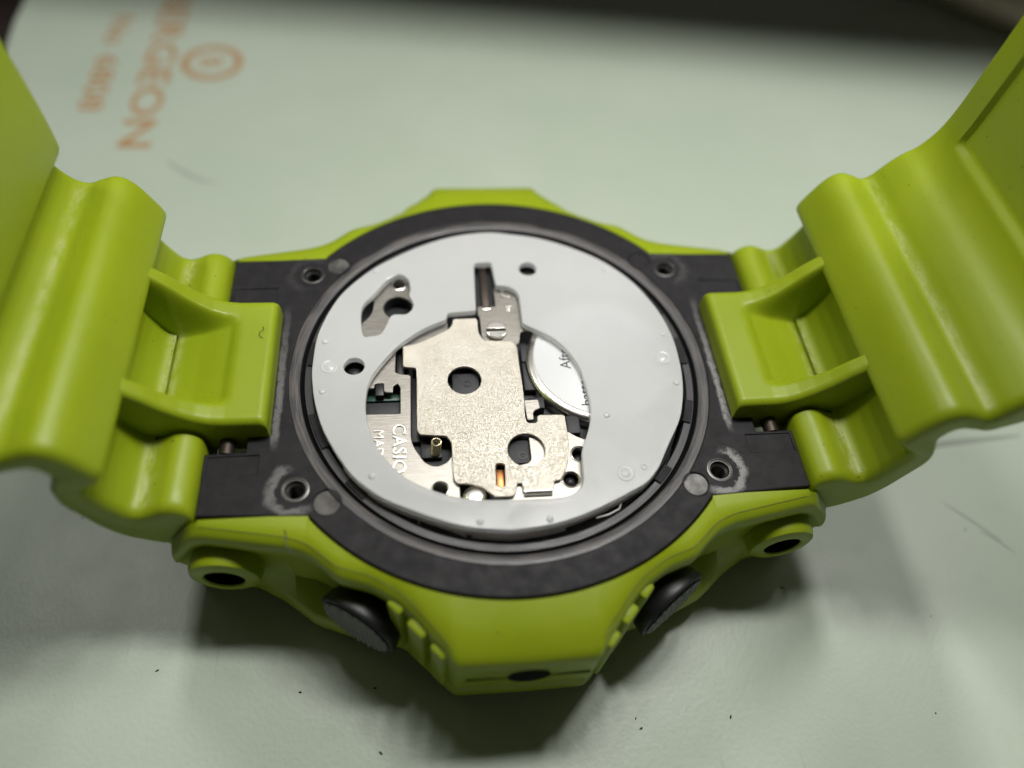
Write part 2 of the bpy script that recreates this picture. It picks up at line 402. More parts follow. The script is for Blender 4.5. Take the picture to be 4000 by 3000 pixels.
plate('printed_ring', circle(-35.9, 65.2, 4.3), [circle(-35.9, 65.2, 3.2)], zp + .02, .04, .004, PRINT, work_mat)
text('printed_lettering', 'B', -37.6, 66.6, zp, 4.6, R90, PRINT, work_mat, extrude=.01, offset=.05)

SMUDGE = simple('pencil_smudge', (.32, .355, .30), .6)
def stroke(pts, w, z=None):
    P = [np.array(q) for q in catmull(pts, 6)]; L, Rr = [], []
    for i, q in enumerate(P):
        t = P[min(i + 1, len(P) - 1)] - P[max(i - 1, 0)]; t = t / np.linalg.norm(t); nn = np.array((-t[1], t[0])); ww = w * math.sin(math.pi * (i + .6) / (len(P) + .2)) ** .6
        L.append(tuple(q + nn * ww)); Rr.append(tuple(q - nn * ww))
    return L + Rr[::-1]
for pts, w in (([(-38.7, 43.5), (-37, 42), (-35, 40.4), (-33.4, 39.6), (-31.9, 39.3)], .30), ([(44, -9), (46, -11), (48.2, -13.4)], .10), ([(46.4, -12.2), (47.5, -13.0), (48.9, -14.6)], .08), ([(41, -3.2), (47, -2.4), (56, -1.8)], .35), ([(47, -26), (48.5, -28), (50, -30)], .12)):
    plate('smudge', stroke(pts, w), [], -H + .02, .03, .004, SMUDGE, work_mat)

# ------------------------------------------------------------------ the watch
watch = thing('wristwatch', 'lime green resin wristwatch lying face down with its case back removed', 'wristwatch')

# dark back plate of the case
def case_outline():
    a = math.asin(13.15 / 20.35); out = []
    for s in (1, -1):
        for i in range(41):
            t = (math.pi / 2 * s) + (math.pi / 2 - a) * (1 - 2 * i / 40)      # upper arc then lower arc, left to right
            out.append((20.35 * math.cos(t), 20.35 * math.sin(t)))
        e = s
        out += [(23.65 * e, 12.8 * e), (23.65 * e, 7.6 * e), (20.6 * e, 7.6 * e), (20.6 * e, -7.6 * e), (23.65 * e, -7.6 * e), (23.65 * e, -12.8 * e)]
    return out
screws = [(-16.6, 11.0), (16.6, 11.0), (-16.6, -11.0), (16.6, -11.0)]
pads = [(-14.35, 12.15), (14.35, 12.25), (-14.2, -12.15), (14.4, -12.15)]
holes = [circle(0, 0, 17.9, 160)] + [circle(x, y, .98, 32) for x, y in screws] + [circle(x, y, 1.02, 32) for x, y in pads]
steps = []
for sx in (-1, 1):
    for sy in (-1, 1):
        xs = sorted((19.6 * sx, 23.4 * sx)); ys = sorted((7.85 * sy, 9.5 * sy))
        holes.append([(xs[0], ys[0]), (xs[1], ys[0]), (xs[1], ys[1]), (xs[0], ys[1])]); steps.append((xs, ys))
case_plate = plate('case_plate', case_outline(), holes, 0.0, 5.0, .10, PLATE, watch)
for xs, ys in steps:
    V, F = box_geo((sum(xs) / 2, sum(ys) / 2, -1.12), ((xs[1] - xs[0]) / 2 + .3, (ys[1] - ys[0]) / 2 + .3, 1.0))
    mesh_obj('lug_step', V, F, PLATE, case_plate)
INS_D = simple('dark_thread', (.020, .019, .019), .5); INS_M = simple('insert_metal', (.10, .095, .09), .35, .7); RIM = simple('insert_rim', (.19, .185, .18), .38, .8)
for x, y in screws:
    prof = [(.99, -.2), (.99, -.02), (.80, -.02), (.76, -.30)]
    for i in range(7): prof += [(.58, -.45 - i * .32), (.70, -.60 - i * .32)]
    prof += [(.55, -2.9), (0.0, -2.95)]
    it = lathe('threaded_insert', prof, INS_D if y > 0 else INS_M, case_plate, n=28, c=(x, y, 0))
    lathe('insert_rim', [(1.06, -.05), (1.04, .04), (.96, .06), (.90, .02), (.90, -.06)], INS_M if y > 0 else RIM, case_plate, n=32, c=(x, y, 0))
for i, (x, y) in enumerate(pads):
    mt = PLATE if i == 1 else simple('scratched_pad_metal', [(.11, .105, .10), 0, (.075, .07, .065), (.16, .155, .15)][i], .5, .5, nscale=45, nstr=.6, vary=.45)
    lathe('round_pad', [(0, -.08 if i != 2 else -.14), (.93, -.08 if i != 2 else -.14), (1.0, -.14), (1.0, -1.0), (0, -1.0)], mt, case_plate, n=32, c=(x, y, 0))
# stepped groove inside the opening
lathe('gasket_groove', [(18.1, -.6), (17.9, -.12), (17.82, -.10), (17.05, -.34), (17.0, -.42), (17.0, -1.5), (16.72, -1.5), (16.72, -.62), (16.66, -.56), (16.1, -.60), (16.02, -.70), (16.02, -3.4), (18.1, -3.4)], RING, watch, n=180, close=True)
lathe('gasket', [(16.86 + .17 * math.cos(a), -1.0 + .17 * math.sin(a)) for a in [i * math.pi / 4 for i in range(8)]], RUBBER_AND_SHADE, watch, n=140, close=True)
for a, w in ((172, 9), (200, 12), (222, 7), (5, 10), (342, 8), (318, 6), (150, 8), (25, 9)):
    lathe('ledge_rib', [(16.6, -.5), (16.55, -.42), (15.95, -.42), (15.9, -.5), (15.9, -1.6), (16.6, -1.6)], PLATE, watch, n=10, close=True, a0=math.radians(a - w / 2), a1=math.radians(a + w / 2))
# inner case wall and floor
lathe('case_body', [(19.9, -4.9), (19.9, -12.0), (18.5, -12.6), (0.0, -12.6), (0.0, -5.2), (17.5, -5.2), (17.5, -3.3), (19.0, -3.3)], BLACK, watch, n=90, close=True)

# ---- bezel: lofted wings on both sides of the case, one body
def tab_fn(tab):
    xs = np.array([t[0] for t in tab]); ys = np.array([t[1] for t in tab])
    g = np.linspace(0, 28, 561); v = np.interp(g, xs, ys)
    ker = np.hanning(29); ker /= ker.sum()
    vv = np.convolve(np.concatenate([v[14:0:-1], v, np.full(14, v[-1])]), ker, 'valid')
    return lambda x: float(np.interp(abs(x), g, vv))
y_p = tab_fn([(0, 24.05), (5.2, 23.95), (5.8, 22.75), (6.6, 21.9), (7.9, 20.3), (9.1, 19.2), (11, 18.05), (13.3, 17.3), (15.1, 15.7), (15.9, 15.2), (17.2, 14.75), (20.5, 14.15), (23.6, 13.6), (28, 13.5)])
z_p = tab_fn([(0, -1.15), (5.0, -1.05), (7.5, -.7), (10, -.42), (23.2, -.35), (24.2, -.6), (26.5, -4.0), (28, -5)])
ins = tab_fn([(0, -.55), (5.2, -.55), (5.9, -.4), (8.8, -.3), (9.8, .4), (12, .6), (13.5, .35), (15, -.1), (16.8, -.35), (19, -.1), (28, .0)])
y_s = tab_fn([(0, 24.4), (5.2, 24.3), (9, 20.4), (13, 19.3), (16.1, 18.0), (18.7, 15.9), (20.9, 14.6), (26, 13.6), (28, 13.4)])
def bezel_geo():
    G = []
    xs = np.linspace(-26.2, 26.2, 420)
    for sgn in (-1, 1):
        V = []; F = []; n = None
        for x in xs:
            ax_ = abs(x)
            yi = math.sqrt(20.42 ** 2 - ax_ ** 2) if ax_ < 15.55 else 12.92
            if ax_ > 23.5: yi = 13.12
            yp, zz, yw, ys = y_p(x), z_p(x), y_p(x) - ins(x), y_s(x)
            yp = max(yp, yi + .35); zi = min(-.12, zz + .3) if ax_ > 23.3 else -.12
            mid = yi + (yp - yi) * .45
            if ax_ < 9: zm = -.12 + (zz + .12) * .30
            else: zm = (zi + zz) / 2 + .05
            rows = [(yi, -4.5 if ax_ < 23 else -6), (yi, zi - .25), (yi + .12, zi), (mid, zm), (yp - .05, zz), (yp, zz - .05), (yp + .30, zz - .22), (yp + .52, zz - .60), (yp + .60, zz - 1.1), (yp + .55, zz - 1.7), (yp * .4 + yw * .6 + .2, zz - 2.5), (yw, zz - 3.3), (yw - .1, min(-7.2, zz - 3.6)), (ys - .5, -8.4), (ys, -9.2), (ys - .1, -10.6), (ys - 1.0, -12.2), (ys - 2.2, -12.98), (10.0, -12.98), (10.0, -6.2)]
            if ax_ > 24.5:
                rows = [(max(q[0] * 1.0, 13.12) if i else yi, min(q[1], zz + .3)) for i, q in enumerate(rows[:-2])] + [(12.0, -12.98), (12.0, -6.2)]
            n = len(rows)
            V += [(x, sgn * a, b) for a, b in rows]
        for i in range(len(xs) - 1):
            for t in range(n):
                u = (t + 1) % n; F.append((i * n + t, (i + 1) * n + t, (i + 1) * n + u, i * n + u))
        F.append(tuple(range(n))); F.append(tuple((len(xs) - 1) * n + t for t in range(n)))
        G.append((V, F))
    G.append(lathe_geo([(19.95, -9.5), (19.95, -12.7), (21.0, -12.9), (21.2, -9.5)], n=80, close=True))
    return join_geo(G)
V, F = bezel_geo()
bezel = mesh_obj('bezel', V, F, LIME, watch, smooth=50)
bezel['label'] = 'lime green protective bezel around the dark back plate'
# grip blocks, screw bosses, black stand-ins for the shaded holes
for sy in (-1, 1):
    for sx in (-1, 1):
        for gx, gy, hl, zt in ((5.85, 22.8, .72, -1.75), (7.35, 21.2, .86, -1.5), (8.85, 19.6, .70, -1.25)):
            V, F = box_geo((gx * sx, gy * sy, (zt - 9.2) / 2), (hl, .84, (zt + 9.2) / 2), ax=(1.9 * sx, -2.05 * sy, 0), bev=.30)
            mesh_obj('grip_block', V, F, LIME, bezel, smooth=40)
        ax = Vector((.08 * sx, sy, -.02)).normalized()
        c = Vector((22.5 * sx, 15.6 * sy, -5.5))
        prof = [(1.5, -3.5), (1.5, -.15), (1.62, 0), (2.25, 0), (2.62, -.18), (2.8, -.6), (2.8, -4.0)]
        lathe('screw_boss', prof, LIME, bezel, n=48, c=tuple(c), axis=ax)
        lathe('boss_hole_shade', [(0, -.9), (1.44, -.9), (1.49, -.12), (1.53, -.12), (1.53, -3.6), (0, -3.6)], RUBBER_AND_SHADE, bezel, n=32, c=tuple(c), axis=ax)  # black liner, paints the shade inside the boss hole
    c = (0.2, 24.59 * sy, -4.6)
    lathe('bumper_hole_shade', [(0, 0.03), (1.5, .03), (1.6, 0.0), (1.6, -.6), (0, -.6)], RUBBER_AND_SHADE, bezel, n=32, c=c, axis=(0, sy, 0))  # black disc on the face paints the hole's shade, nothing is cut
    V, F = box_geo((0.2, 24.40 * sy, -4.75), (4.6, .22, .018)); mesh_obj('bumper_seam', V, F, RUBBER_AND_SHADE, bezel)

SEAM = simple('lime_seam', (.13, .16, .008), .6)
for sx in (-1, 1):
    pts = [(sx * x, -y_p(x) + .12, z_p(x) + .03 - .12 * 0) for x in np.linspace(5.4, 23.4, 90)]
    V, F = tube_geo(pts, .05, 6); mesh_obj('parting_line', V, F, SEAM, bezel, smooth=60)
# ---- push buttons
def knurl_face(c, axis, r):
    n = 54; V = []; F = []; idx = {}
    M3 = Vector((0, 0, 1)).rotation_difference(Vector(axis)).to_matrix()
    for i in range(n + 1):
        for j in range(n + 1):
            u = -1 + 2 * i / n; v = -1 + 2 * j / n
            if u * u + v * v > 1.0: continue
            pu, pv = u * r, v * r
            hgt = .30 * abs(((pu * 1.55 + pv * 1.1) % 1.0) - .5) + .30 * abs(((pu * 1.55 - pv * 1.1) % 1.0) - .5)
            if u * u + v * v > .88: hgt = .10
            q = M3 @ Vector((pu, pv, hgt)); idx[i, j] = len(V); V.append((q.x + c[0], q.y + c[1], q.z + c[2]))
    for i in range(n):
        for j in range(n):
            k4 = [(i, j), (i + 1, j), (i + 1, j + 1), (i, j + 1)]
            if all(q in idx for q in k4): F.append(tuple(idx[q] for q in k4))
    return V, F
for sx, sy in ((-1, -1), (1, -1), (-1, 1), (1, 1)):
    ax = Vector((.575 * sx, .818 * sy, 0)).normalized(); c = (12.45 * sx, 19.65 * sy, -6.35)
    b = lathe('push_button', [(0, -.02), (3.05, -.02), (3.32, -.05), (3.40, -.22), (3.38, -.5), (3.25, -1.1), (2.9, -1.8), (2.5, -2.4), (2.4, -4.5), (0, -4.5)], BLACK, watch, n=56, c=c, axis=ax)
    V, F = knurl_face(c, ax, 3.1); mesh_obj('knurled_face', V, F, KNURL, b, smooth=20)
    lathe('button_socket', [(2.6, -2.4), (3.7, -2.2), (3.9, -2.6), (3.9, -5), (2.6, -5)], BLACK, b, n=40, c=c, axis=ax, close=True)

# ---- straps: corrugated profile swept across the width
common_top = [(23.75, -1.6), (23.75, -.2), (24.0, .75), (24.75, 1.35), (25.6, 1.4), (26.5, 1.0), (27.3, .72), (28.05, 1.05), (28.8, 2.3), (29.4, 3.7), (29.6, 4.9), (28.5, 5.7), (28.0, 6.05), (27.95, 6.5), (28.25, 7.3), (29.1, 9.0), (29.9, 9.95), (30.8, 10.25), (31.9, 9.95), (32.8, 9.6)]
common_bot = [(24.2, -4.6), (24.3, -4.6), (24.6, -4.6), (25.6, -4.6), (26.9, -4.3), (28.3, -3.5), (29.6, -2.4), (30.6, -.8), (31.2, .8), (31.7, 2.2), (31.95, 3.2), (31.9, 4.4), (31.6, 5.2), (31.3, 5.9), (31.0, 6.6), (31.1, 7.2), (31.4, 7.7), (32.0, 7.9), (33.0, 7.7), (34.2, 7.5)]
top_L = common_top + [(33.6, 9.75), (34.3, 10.4), (34.9, 11.4), (35.0, 12.1), (34.2, 12.55), (33.85, 12.9), (33.75, 13.6), (33.75, 16), (33.9, 19), (34.2, 23), (34.9, 30), (35.3, 37), (35.5, 44), (35.2, 51), (34.4, 57), (33.0, 63)]
bot_L = common_bot + [(35.6, 8.2), (36.7, 9.2), (37.2, 10.4), (37.3, 11.4), (37.3, 12.2), (37.3, 12.9), (37.3, 13.6), (37.2, 16), (37.3, 19), (37.5, 23), (38.1, 30), (38.5, 37), (38.7, 44), (38.4, 51.2), (37.5, 57.7), (36.0, 64)]
top_R = common_top + [(33.5, 9.95), (34.25, 11.0), (35.2, 12.1), (36.4, 13.05), (37.3, 14.6), (37.75, 16.6), (38.0, 19.5), (38.3, 23.5), (38.7, 30), (39.0, 37), (39.1, 44), (38.8, 51), (38.0, 57), (36.6, 63)]
bot_R = common_bot + [(35.6, 8.2), (37.2, 9.2), (38.6, 10.4), (39.7, 12.0), (40.4, 14.2), (40.9, 16.8), (41.2, 19.5), (41.5, 23.5), (41.9, 30), (42.2, 37), (42.3, 44), (42.0, 51.2), (41.1, 57.7), (39.6, 64)]
def strap_geo(sx, tp, bt, hw=13.0):
    T = catmull(tp); B = catmull(bt); V = []; F = []; wear = []; n = None
    ylist = [-13.0 + .9, -11, -10.05, -9.75, -8, -6.55, -6.35, -4, -2, 0, 2, 4, 6.35, 6.55, 8, 9.75, 10.05, 11, 13.0 - .9]
    rr = .85
    for i, (t, b) in enumerate(zip(T, B)):
        d = b - t; L = np.linalg.norm(d); d = d / L; s = i / 8.0
        tt = np.array(t)
        w = hw - max(0, (t[1] - 30)) * .03
        k = w / 13.0
        rim = max(.15, min(rr, L * .35))
        row = []
        def put(y, dep, wv=0.0): row.append((sx * (tt[0] + d[0] * dep), y, tt[1] + d[1] * dep)); wear.append(wv)
        wv = math.exp(-((t[0] - 27.25) / .42) ** 2) * (t[1] < 2.0) + .6 * math.exp(-((s - 19.7) / .4) ** 2)
        for a in (0, 22, 45, 68): a_ = math.radians(a); put(-w + rim * (1 - math.cos(math.pi / 2 - a_ + 0) if False else (1 - math.sin(math.radians(90) - a_ + 0)) if False else 1 - math.cos(a_)), rim * (1 - math.sin(a_)), 0)
        for y in ylist:
            dep = 0.0
            if abs(y) < 6.45 and s < 6.0: dep = 1.5 * min(1, (6.0 - s) / .8)
            if sx > 0 and s > 24.2 and abs(y) < 9.9: dep = .45 * min(1, (s - 24.2) / .25)
            put(y * k, dep, wv if abs(y) < 12.5 else 0)
        for a in (68, 45, 22, 0): a_ = math.radians(a); put(w - rim * (1 - math.cos(a_)), rim * (1 - math.sin(a_)), 0)
        rb = min(.5, L * .25)
        put(w, L - rb); put(w - rb, L); put(-w + rb, L); put(-w, L - rb)
        n = len(row); V += row
    m_ = len(T)
    for i in range(m_ - 1):
        for q in range(n):
            u = (q + 1) % n; F.append((i * n + q, (i + 1) * n + q, (i + 1) * n + u, i * n + u))
    F.append(tuple(range(n))); F.append(tuple((m_ - 1) * n + q for q in range(n)))
    return V, F, wear
def arm_z(u): return float(np.interp(u, [18, 19, 22, 23, 24, 25, 26, 27, 28, 28.8, 30], [2.1, 2.15, 2.2, 2.35, 2.8, 3.55, 4.5, 5.7, 6.7, 7.1, 7.2]))
def sstep(a, b, x):
    t = max(0.0, min(1.0, (x - a) / (b - a))); return t * t * (3 - 2 * t)
def tab_geo(sx):
    us = list(np.linspace(18.9, 19.6, 9)) + list(np.linspace(19.7, 29.6, 84)); hw = 6.2
    ys = [-hw, -hw + .03, -hw + .12, -hw + .3, -hw + .5] + list(np.linspace(-hw + .6, hw - .6, 81)) + [hw - .5, hw - .3, hw - .12, hw - .03, hw]
    V = []; F = []; wear = []; n = len(ys) + 2
    for u in us:
        row = []
        for y in ys:
            z = arm_z(u)
            fl = float(np.interp(u, [18, 21.6, 22.6, 23.6, 25, 26.6, 27.2, 28, 30], [2.05, 2.05, 1.7, 1.4, .95, .6, .5, -1.0, -4]))
            inx = sstep(21.3, 22.7, u); iny = 1 - sstep(3.5, 4.7 + .25 * sstep(24, 27, u), abs(y))
            z = z + (fl - z) * inx * iny
            e = hw - abs(y)
            if e < .6: z -= .6 * (1 - math.sqrt(max(0, 1 - (1 - e / .6) ** 2)))
            e = u - 18.9
            if e < .6: z -= .6 * (1 - math.sqrt(max(0, 1 - (1 - e / .6) ** 2)))
            row.append((sx * u, y, z)); wear.append(0.5 * math.exp(-((u - 26.9) / .35) ** 2) * iny)
        zb = -1.7 if u < 25 else -.8
        row += [(sx * u, ys[-1], zb), (sx * u, ys[0], zb)]; wear += [0, 0]
        V += row
    for i in range(len(us) - 1):
        for q in range(n):
            k = (q + 1) % n; F.append((i * n + q, (i + 1) * n + q, (i + 1) * n + k, i * n + k))
    F.append(tuple(range(n))); F.append(tuple((len(us) - 1) * n + q for q in range(n)))
    return V, F, wear
for sx, tp, bt, lb in ((-1, top_L, bot_L, 'lime strap half rising on the left'), (1, top_R, bot_R, 'lime strap half rising on the right')):
    V, F, w = strap_geo(sx, tp, bt)
    st = mesh_obj('strap', V, F, LIME, watch, smooth=50, attrs={'wear': w}); st['label'] = lb
    V, F, w = tab_geo(sx)
    mesh_obj('lug_tab', V, F, LIME, st, smooth=60, attrs={'wear': w})
    V, F = tube_geo([(sx * 22.2, -7.55, -.55), (sx * 22.2, -6.0, -.55), (sx * 22.2, 6.0, -.55), (sx * 22.2, 7.55, -.55)], .62, 16)
    mesh_obj('spring_bar', V, F, PIN, st, smooth=40)

# ------------------------------------------------------------------ movement module
module = thing('watch_module', 'bare quartz watch module with nickel cover plate sitting in the open case', 'watch module', (0, 0, -3.3))
lathe('module_base', [(0, -1.45), (15.5, -1.45), (15.75, -1.6), (15.75, -3.2), (0, -3.2)], CHAR, module, n=110)
cover = plate('cover_plate', fillet(COVER, .28, 4), [circle(*COVER_HOLES[0], 1.42), circle(*COVER_HOLES[1], 1.5), fillet(COVER_SLOT, .3)], .05, .32, .06, COVERM, module)
BRL = [(-9.1, 2.52), (-9.15, -.06), (-8.63, -.35), (-7.97, -.38), (-7.85, -.53), (-7.9, -6.7), (-7.7, -7.46), (-6.91, -8.87), (-6.38, -9.26), (-5.75, -9.35), (-5.01, -8.97), (-4.66, -8.36), (-4.2, -8.2), (-4.2, -13.7), (-8.0, -12.9), (-12.0, -9.4), (-14.0, -5), (-14.4, 0), (-14.0, 4), (-12.1, 5.3), (-11.15, 6.5), (-11.05, 8.0), (-12.0, 9.0), (-9.4, 11.8), (-6.0, 11.8), (-5.9, 6.6), (-4.55, 6.2), (-4.5, 4.0), (-7.2, 2.5)]
brl = plate('brushed_bridge', fillet(BRL, .22, 3), [fillet([(-12.6, -1.63), (-10.9, -1.66), (-10.86, -1.2), (-10.1, -1.2), (-10.06, -2.1), (-9.35, -2.15), (-9.31, -1.5), (-8.95, -1.25), (-8.73, -1.6), (-8.74, -4.29), (-12.6, -4.22)], .12, 3), circle(-12.55, .25, .95, 28), circle(*BR_HOLE[0], .68, 28), circle(*BR_HOLE[3], .66, 28), circle(*BR_HOLE[4], 1.28, 36)], -.34, .28, .05, BRUSH, module)
BRR = [(-.1, 9.2), (1.63, 9.0), (2.25, 8.3), (2.23, 4.96), (2.76, 4.58), (2.7, 3.92), (1.94, 3.83), (1.77, 2.77), (1.49, 2.4), (-1.0, 2.4), (-1.55, 3.1), (-1.6, 5.6), (-1.75, 5.9), (-1.75, 6.8), (-1.4, 6.95), (-1.2, 6.7), (-.6, 6.7), (-.4, 6.95), (-.1, 6.8)]
brr = plate('brushed_bridge', fillet(BRR, .2, 3), [], -.16, .28, .05, BRUSH, module)
brt = plate('brushed_bridge', fillet([(-3.0, 9.6), (-1.9, 9.6), (-1.9, 12.1), (0.1, 12.1), (.1, 10.0), (1.9, 9.9), (3.6, 9.2), (8.5, 8.9), (12.2, 7.6), (11.5, 9.9), (7.5, 13.0), (1.0, 14.6), (-5.5, 13.6), (-5.4, 9.6)], .3, 3), [circle(3.35, 11.2, .85, 24)], -.34, .28, .05, BRUSH, module)
BRR2 = [(4.6, -6.4), (4.8, -6.59), (5.72, -7.25), (6.36, -7.5), (8.2, -7.9), (7.6, -12.8), (4.0, -13.9), (-.6, -13.9), (-.6, -11.6), (.5, -10.5), (.3, -9.6), (1.35, -9.4), (1.6, -9.1), (1.6, -6.8), (3.4, -6.4)]
brr2 = plate('brushed_bridge', fillet(BRR2, .2, 3), [circle(*BR_HOLE[1], .72, 28), circle(*BR_HOLE[2], .72, 28)], -.34, .28, .05, BRUSH, module)
for (x, y), r in ((BR_HOLE[0], .68), (BR_HOLE[1], .72), (BR_HOLE[2], .72), (BR_HOLE[3], .66), (BR_HOLE[4], 1.28)):
    lathe('bushing', [(r + .02, -.42), (r + .02, -.28), (r - .05, -.26), (r - .12, -.32), (r - .12, -1.4), (r + .02, -1.4)], STEEL if r < 1 else BLACK, module, n=32, close=True, c=(x, y, 0))
def dome(name, x, y, z, r, h, mat, n=24):
    lathe(name, [(r * math.cos(a), h * math.sin(a)) for a in [i * math.pi / 12 for i in range(7)]] + [(r, -1.0)][:0], mat, module, n=n, c=(x, y, z), smooth=80)
dome('black_pin', BR_HOLE[2][0], BR_HOLE[2][1], -1.1, .52, .55, BLACK)
dome('black_pin', BR_HOLE[1][0], BR_HOLE[1][1], -1.4, .5, .4, BLACK)
dome('black_pin', -12.6, .15, -.9, .75, .45, BLACK); dome('black_pin', 3.35, 11.2, -.9, .7, .4, BLACK)
lathe('steel_dome', [(0, .20), (.5, .17), (.85, .06), (.95, -.05), (.95, -.5), (0, -.5)], STEEL, module, n=36, c=(-3.1, -12.15, -.3), smooth=80)
for x, y, w, h, zt, mt in ((-10.5, -3.55, 1.9, .75, -.85, CHAR), (-10.5, -2.2, 1.9, .28, -1.1, GREEN), (-10.45, -1.75, .36, .62, -.42, BLACK), (-3.2, -1.4, 1.15, 1.15, -.62, CHAR), (.75, -8.1, 1.15, 1.1, -.7, CHAR), (-6.3, -7.4, .85, .8, -1.0, BLACK), (2.35, -.2, .55, 1.9, -.75, CHAR), (2.6, -3.6, .7, .55, -.5, CHAR), (2.3, 1.7, .5, .9, -.55, CHAR), (5.45, -5.9, .55, .85, -.45, CHAR), (-8.7, 1.0, .35, 1.2, -.8, BLACK), (-.95, -10.6, .34, .9, -.62, COPPER), (0.45, -11.7, .22, .5, -.5, COPPER), (-7.4, -3.5, .6, 3.2, -.95, BLACK)):
    V, F = box_geo((x, y, (zt - 1.6) / 2), (w, h, (zt + 1.6) / 2), bev=.09); mesh_obj('module_block', V, F, mt, module, smooth=40)
for x, y, z in ((-3.1, -1.3, -.62), (1.0, -8.55, -.7)):
    lathe('pivot_ring', [(.36, 0), (.36, .05), (.26, .05), (.24, -.06), (.14, -.06), (.1, .04), (0, .07)], BLACK, module, n=24, c=(x, y, z))
# coil spring standing in its well
pts = []
for i in range(8 * 14 + 1):
    a = 2 * math.pi * i / 14; t = i / (8 * 14); pts.append((-5.95 + .08 * t + .38 * math.cos(a), -7.75 + .25 * t + .38 * math.sin(a), -1.0 + 1.4 * t))
V, F = tube_geo(pts, .055, 7); mesh_obj('coil_spring', V, F, SPRINGM, module, smooth=60)
# slotted screw
def seg(cx, cy, r, h, s):
    a0 = math.asin(h / r); pts = []
    for i in range(25): a = a0 + (math.pi - 2 * a0) * i / 24; pts.append((cx + r * math.cos(a), cy + s * r * math.sin(a)))
    return pts
sc = lathe('slotted_screw', [(0, .02), (.86, .02), (.86, -.3), (0, -.3)], BLACK, module, n=40, c=(-.25, 3.78, 0))  # base coloured black to paint shade into the slot
for s in (1, -1): plate('screw_half', seg(-.25, 3.78, .90, .14, s), [], .30, .30, .05, STEEL, sc)
# contact strip in the slot, spring clip, bent flange
V, F = box_geo((-.98, 9.1, -1.0), (.95, 2.9, .25)); mesh_obj('slot_floor', V, F, BLACK, module)
V, F = box_geo((-.95, 9.2, -.35), (.30, 2.6, .10), bev=.04); mesh_obj('contact_strip', V, F, PIN, module, smooth=40)
for yy, ww in ((11.75, .35), (6.62, .40)):
    V, F = box_geo((-.95, yy, -.22), (ww, .16, .14), bev=.06); mesh_obj('contact_tip', V, F, STEEL, module, smooth=40)
plate('spring_clip', fillet([(1.5, -3.6), (2.75, -3.6), (2.8, -4.5), (2.3, -4.7), (2.15, -5.0), (2.2, -5.6), (1.6, -5.6)], .2, 4), [], .02, .2, .06, BRUSH, module)
V, F = lathe_geo([(.0, -.42), (.42, -.42), (.42, .0), (.30, .0)], n=2); 
fl = []; fv = []
for i in range(9):
    a = math.radians(90 * i / 8); fv += [(.72, -12.02 - .42 * math.sin(a), -.37 + .42 * math.cos(a)), (2.9, -12.02 - .42 * math.sin(a), -.37 + .42 * math.cos(a))]
fv += [(.72, -12.44, -.9), (2.9, -12.44, -.9)]
for i in range(9): fl.append((2 * i, 2 * i + 1, 2 * i + 3, 2 * i + 2))
mesh_obj('bent_flange', fv, fl, STEEL, module, smooth=60)
# stamped lettering
text('stamped_lettering', 'CASIO', -9.35, -5.25, -.335, 1.55, R90, STEEL, module, extrude=.05, bev=.04, spacing=1.04)
text('stamped_lettering', 'MADE IN', -10.85, -5.75, -.335, 1.15, R90, STEEL, module, extrude=.05, bev=.03, spacing=1.0)
text('stamped_lettering', 'C', .35, 8.1, -.155, 1.4, R90 * .2, STEEL, module, extrude=.05, bev=.05)
text('stamped_lettering', 'T', .65, 6.2, -.155, 1.1, R90 * .1, STEEL, module, extrude=.05, bev=.05)

# ------------------------------------------------------------------ battery
cell = thing('button_cell', 'silver button cell battery with a white paper label, half under the spacer', 'battery', (9.0, .55, -1.5))
BX, BY, BR = 8.72, .62, 6.62
lathe('cell_can', [(0, -.22), (5.7, -.22), (5.9, -.24), (6.25, -.30), (6.5, -.42), (6.62, -.62), (6.62, -1.4), (0, -1.4)], STEEL, cell, n=90, c=(BX, BY, 0))
lathe('cell_label', [(0, -.13), (5.85, -.13), (5.92, -.16), (5.92, -.21), (0, -.21)], LABELM, cell, n=90, c=(BX, BY, 0))
text('label_lettering', 'After', 5.95, -.45, -.125, 1.32, math.pi / 2, INK, cell, extrude=.004)
text('label_lettering', 'battery', 7.25, -4.35, -.125, 1.32, math.pi / 2, INK, cell, extrude=.004)

# ------------------------------------------------------------------ translucent spacer
sp = thing('spacer_ring', 'translucent white plastic spacer ring laid over the watch module', 'spacer', (0, 0, -.3))
body = plate('spacer_body', fillet(SP_OUT, 1.2, 5), [fillet(SP_IN, .35, 4), smooth_loop(SP_WIN, 4), circle(*SP_HOLES[0], .86, 36), circle(*SP_HOLES[1], .82, 36)], .6, .66, .09, SPACER, sp)
for x, y in BUMP: lathe('moulded_dot', [(0, .13), (.16, .11), (.27, .04), (.31, -.02)], SPACER, sp, n=18, c=(x, y, .6), smooth=80)
for x, y in RINGBUMP: lathe('moulded_dot', [(.10, .0), (.17, .08), (.27, .06), (.33, -.02)], SPACER, sp, n=18, c=(x, y, .6), smooth=80)
for x, y in BIGBUMP: lathe('moulded_disc', [(0, .10), (.28, .08), (.42, .02), (.5, .0), (.58, .05), (.68, .04), (.74, -.02)], SPACER, sp, n=28, c=(x, y, .6), smooth=80)
